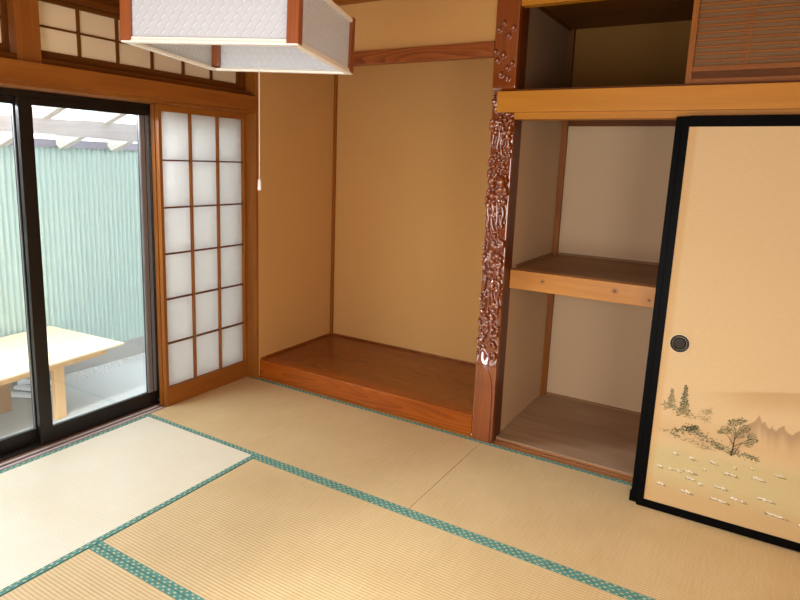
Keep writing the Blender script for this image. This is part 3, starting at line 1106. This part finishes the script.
obj('concrete_footing', box(-2.43, -2.338, -4.2, 4.0, GZ, -.322), 'curb', t)
obj('fascia_board', box(-2.40, -2.325, -4.2, 4.0, 1.588, 1.655), 'fascia', t)
b = newbm()
prism(b, [(-.56, 1.680), (.33, 1.655), (3.5, 1.60), (3.5, 1.75), (.33, 1.802), (-.56, 1.790), (-4, 1.79), (-4, 1.69)], 'x', -1.66, -1.60)
single('beam', b, 'white_wood', 'long whitewashed beam carrying the rafters in front of the teal wall', 'beam')
def rafter(y, label):
    b = newbm()
    prism(b, [(-2.30, 1.612), (-2.245, 1.575), (-.22, 2.243), (-.22, 2.335), (-2.30, 1.690)], 'y', y - .03, y + .03)
    single('rafter', b, 'white_wood_x', label, 'rafter', 'whitewashed rafters under the clear roof')
for y, lb in ((-1.46, None), (-.96, None), (-.465, 'whitewashed rafter end seen through the left window pane'), (.04, 'whitewashed rafter nearer the middle window post, in the right pane'),
              (.535, 'whitewashed rafter at the right edge of the right window pane'), (1.04, None), (1.54, None)):
    if lb:
        rafter(y, lb)
b = newbm()
ys = np.linspace(-4, 4, 640)
fn = lambda x: 1.69 + (x + 2.30) * .310 + .016
vb = [[b.verts.new((x, y, fn(x) + .006 * math.sin(2 * math.pi * y / .063))) for y in ys] for x in (-2.6, -.21)]
for i in range(len(ys) - 1):
    b.faces.new((vb[0][i], vb[0][i + 1], vb[1][i + 1], vb[1][i]))
single('roof_sheet', b, 'polycarb', 'translucent corrugated roof sheet over the yard outside the window', 'roof')

t = thing('yard_table', 'low pale plywood table standing on concrete outside the window', 'table', (-1.78, -.95, GZ), (0, 0, math.radians(5)), world=False)
obj('tabletop', box(-.475, .475, -1.1, .868, GZ * -1 - .016, -GZ), 'table', t, bevel=.002)
obj('apron', boxes((.375, .41, -1.0, .74, -GZ - .075, -GZ - .016), (-.41, -.375, -1.0, .74, -GZ - .075, -GZ - .016)), 'table_leg', t)
obj('leg', box(.335, .374, .30, .385, 0, -GZ - .016), 'table_leg', t, bevel=.002)
obj('leg', box(-.135, -.095, .155, .245, 0, -GZ - .016), 'osb', t, bevel=.002)
obj('leg', box(.335, .374, -.95, -.865, 0, -GZ - .016), 'table_leg', t, bevel=.002)
obj('leg', box(-.374, -.335, -.95, -.865, 0, -GZ - .016), 'table_leg', t, bevel=.002)
for i, (x, y, z, a, lb) in enumerate(((-2.10, -.50, GZ + .012, .5, 'white slat lying on the concrete under the yard table, nearest one'),
                                      (-2.14, -.42, GZ + .037, .35, 'white slat under the yard table, second from the front'),
                                      (-2.19, -.34, GZ + .062, .62, 'white slat under the yard table, topmost of the little pile'))):
    o = obj('wooden_slat', box(-.16, .16, -.03, .03, -.012, .012), 'slat')
    o.location = (x, y, z)
    o.rotation_euler = (0, 0, a)
    tag(o, lb, 'slat', 'white slats under the table')
b = newbm()
for k in range(420):
    x = -2.322 + abs(rr.gauss(0, .10))
    y = rr.uniform(-.12, 1.6)
    s = rr.uniform(.003, .010)
    bmesh.ops.create_icosphere(b, subdivisions=1, radius=s, matrix=Matrix.Translation((x, y, GZ + s * .4)) @ Matrix.Diagonal((1, rr.uniform(.7, 1.3), .6, 1)))
o = obj('gravel', b, 'gravel')
tag(o, 'loose gravel along the foot of the shed wall', 'gravel', kind='stuff')
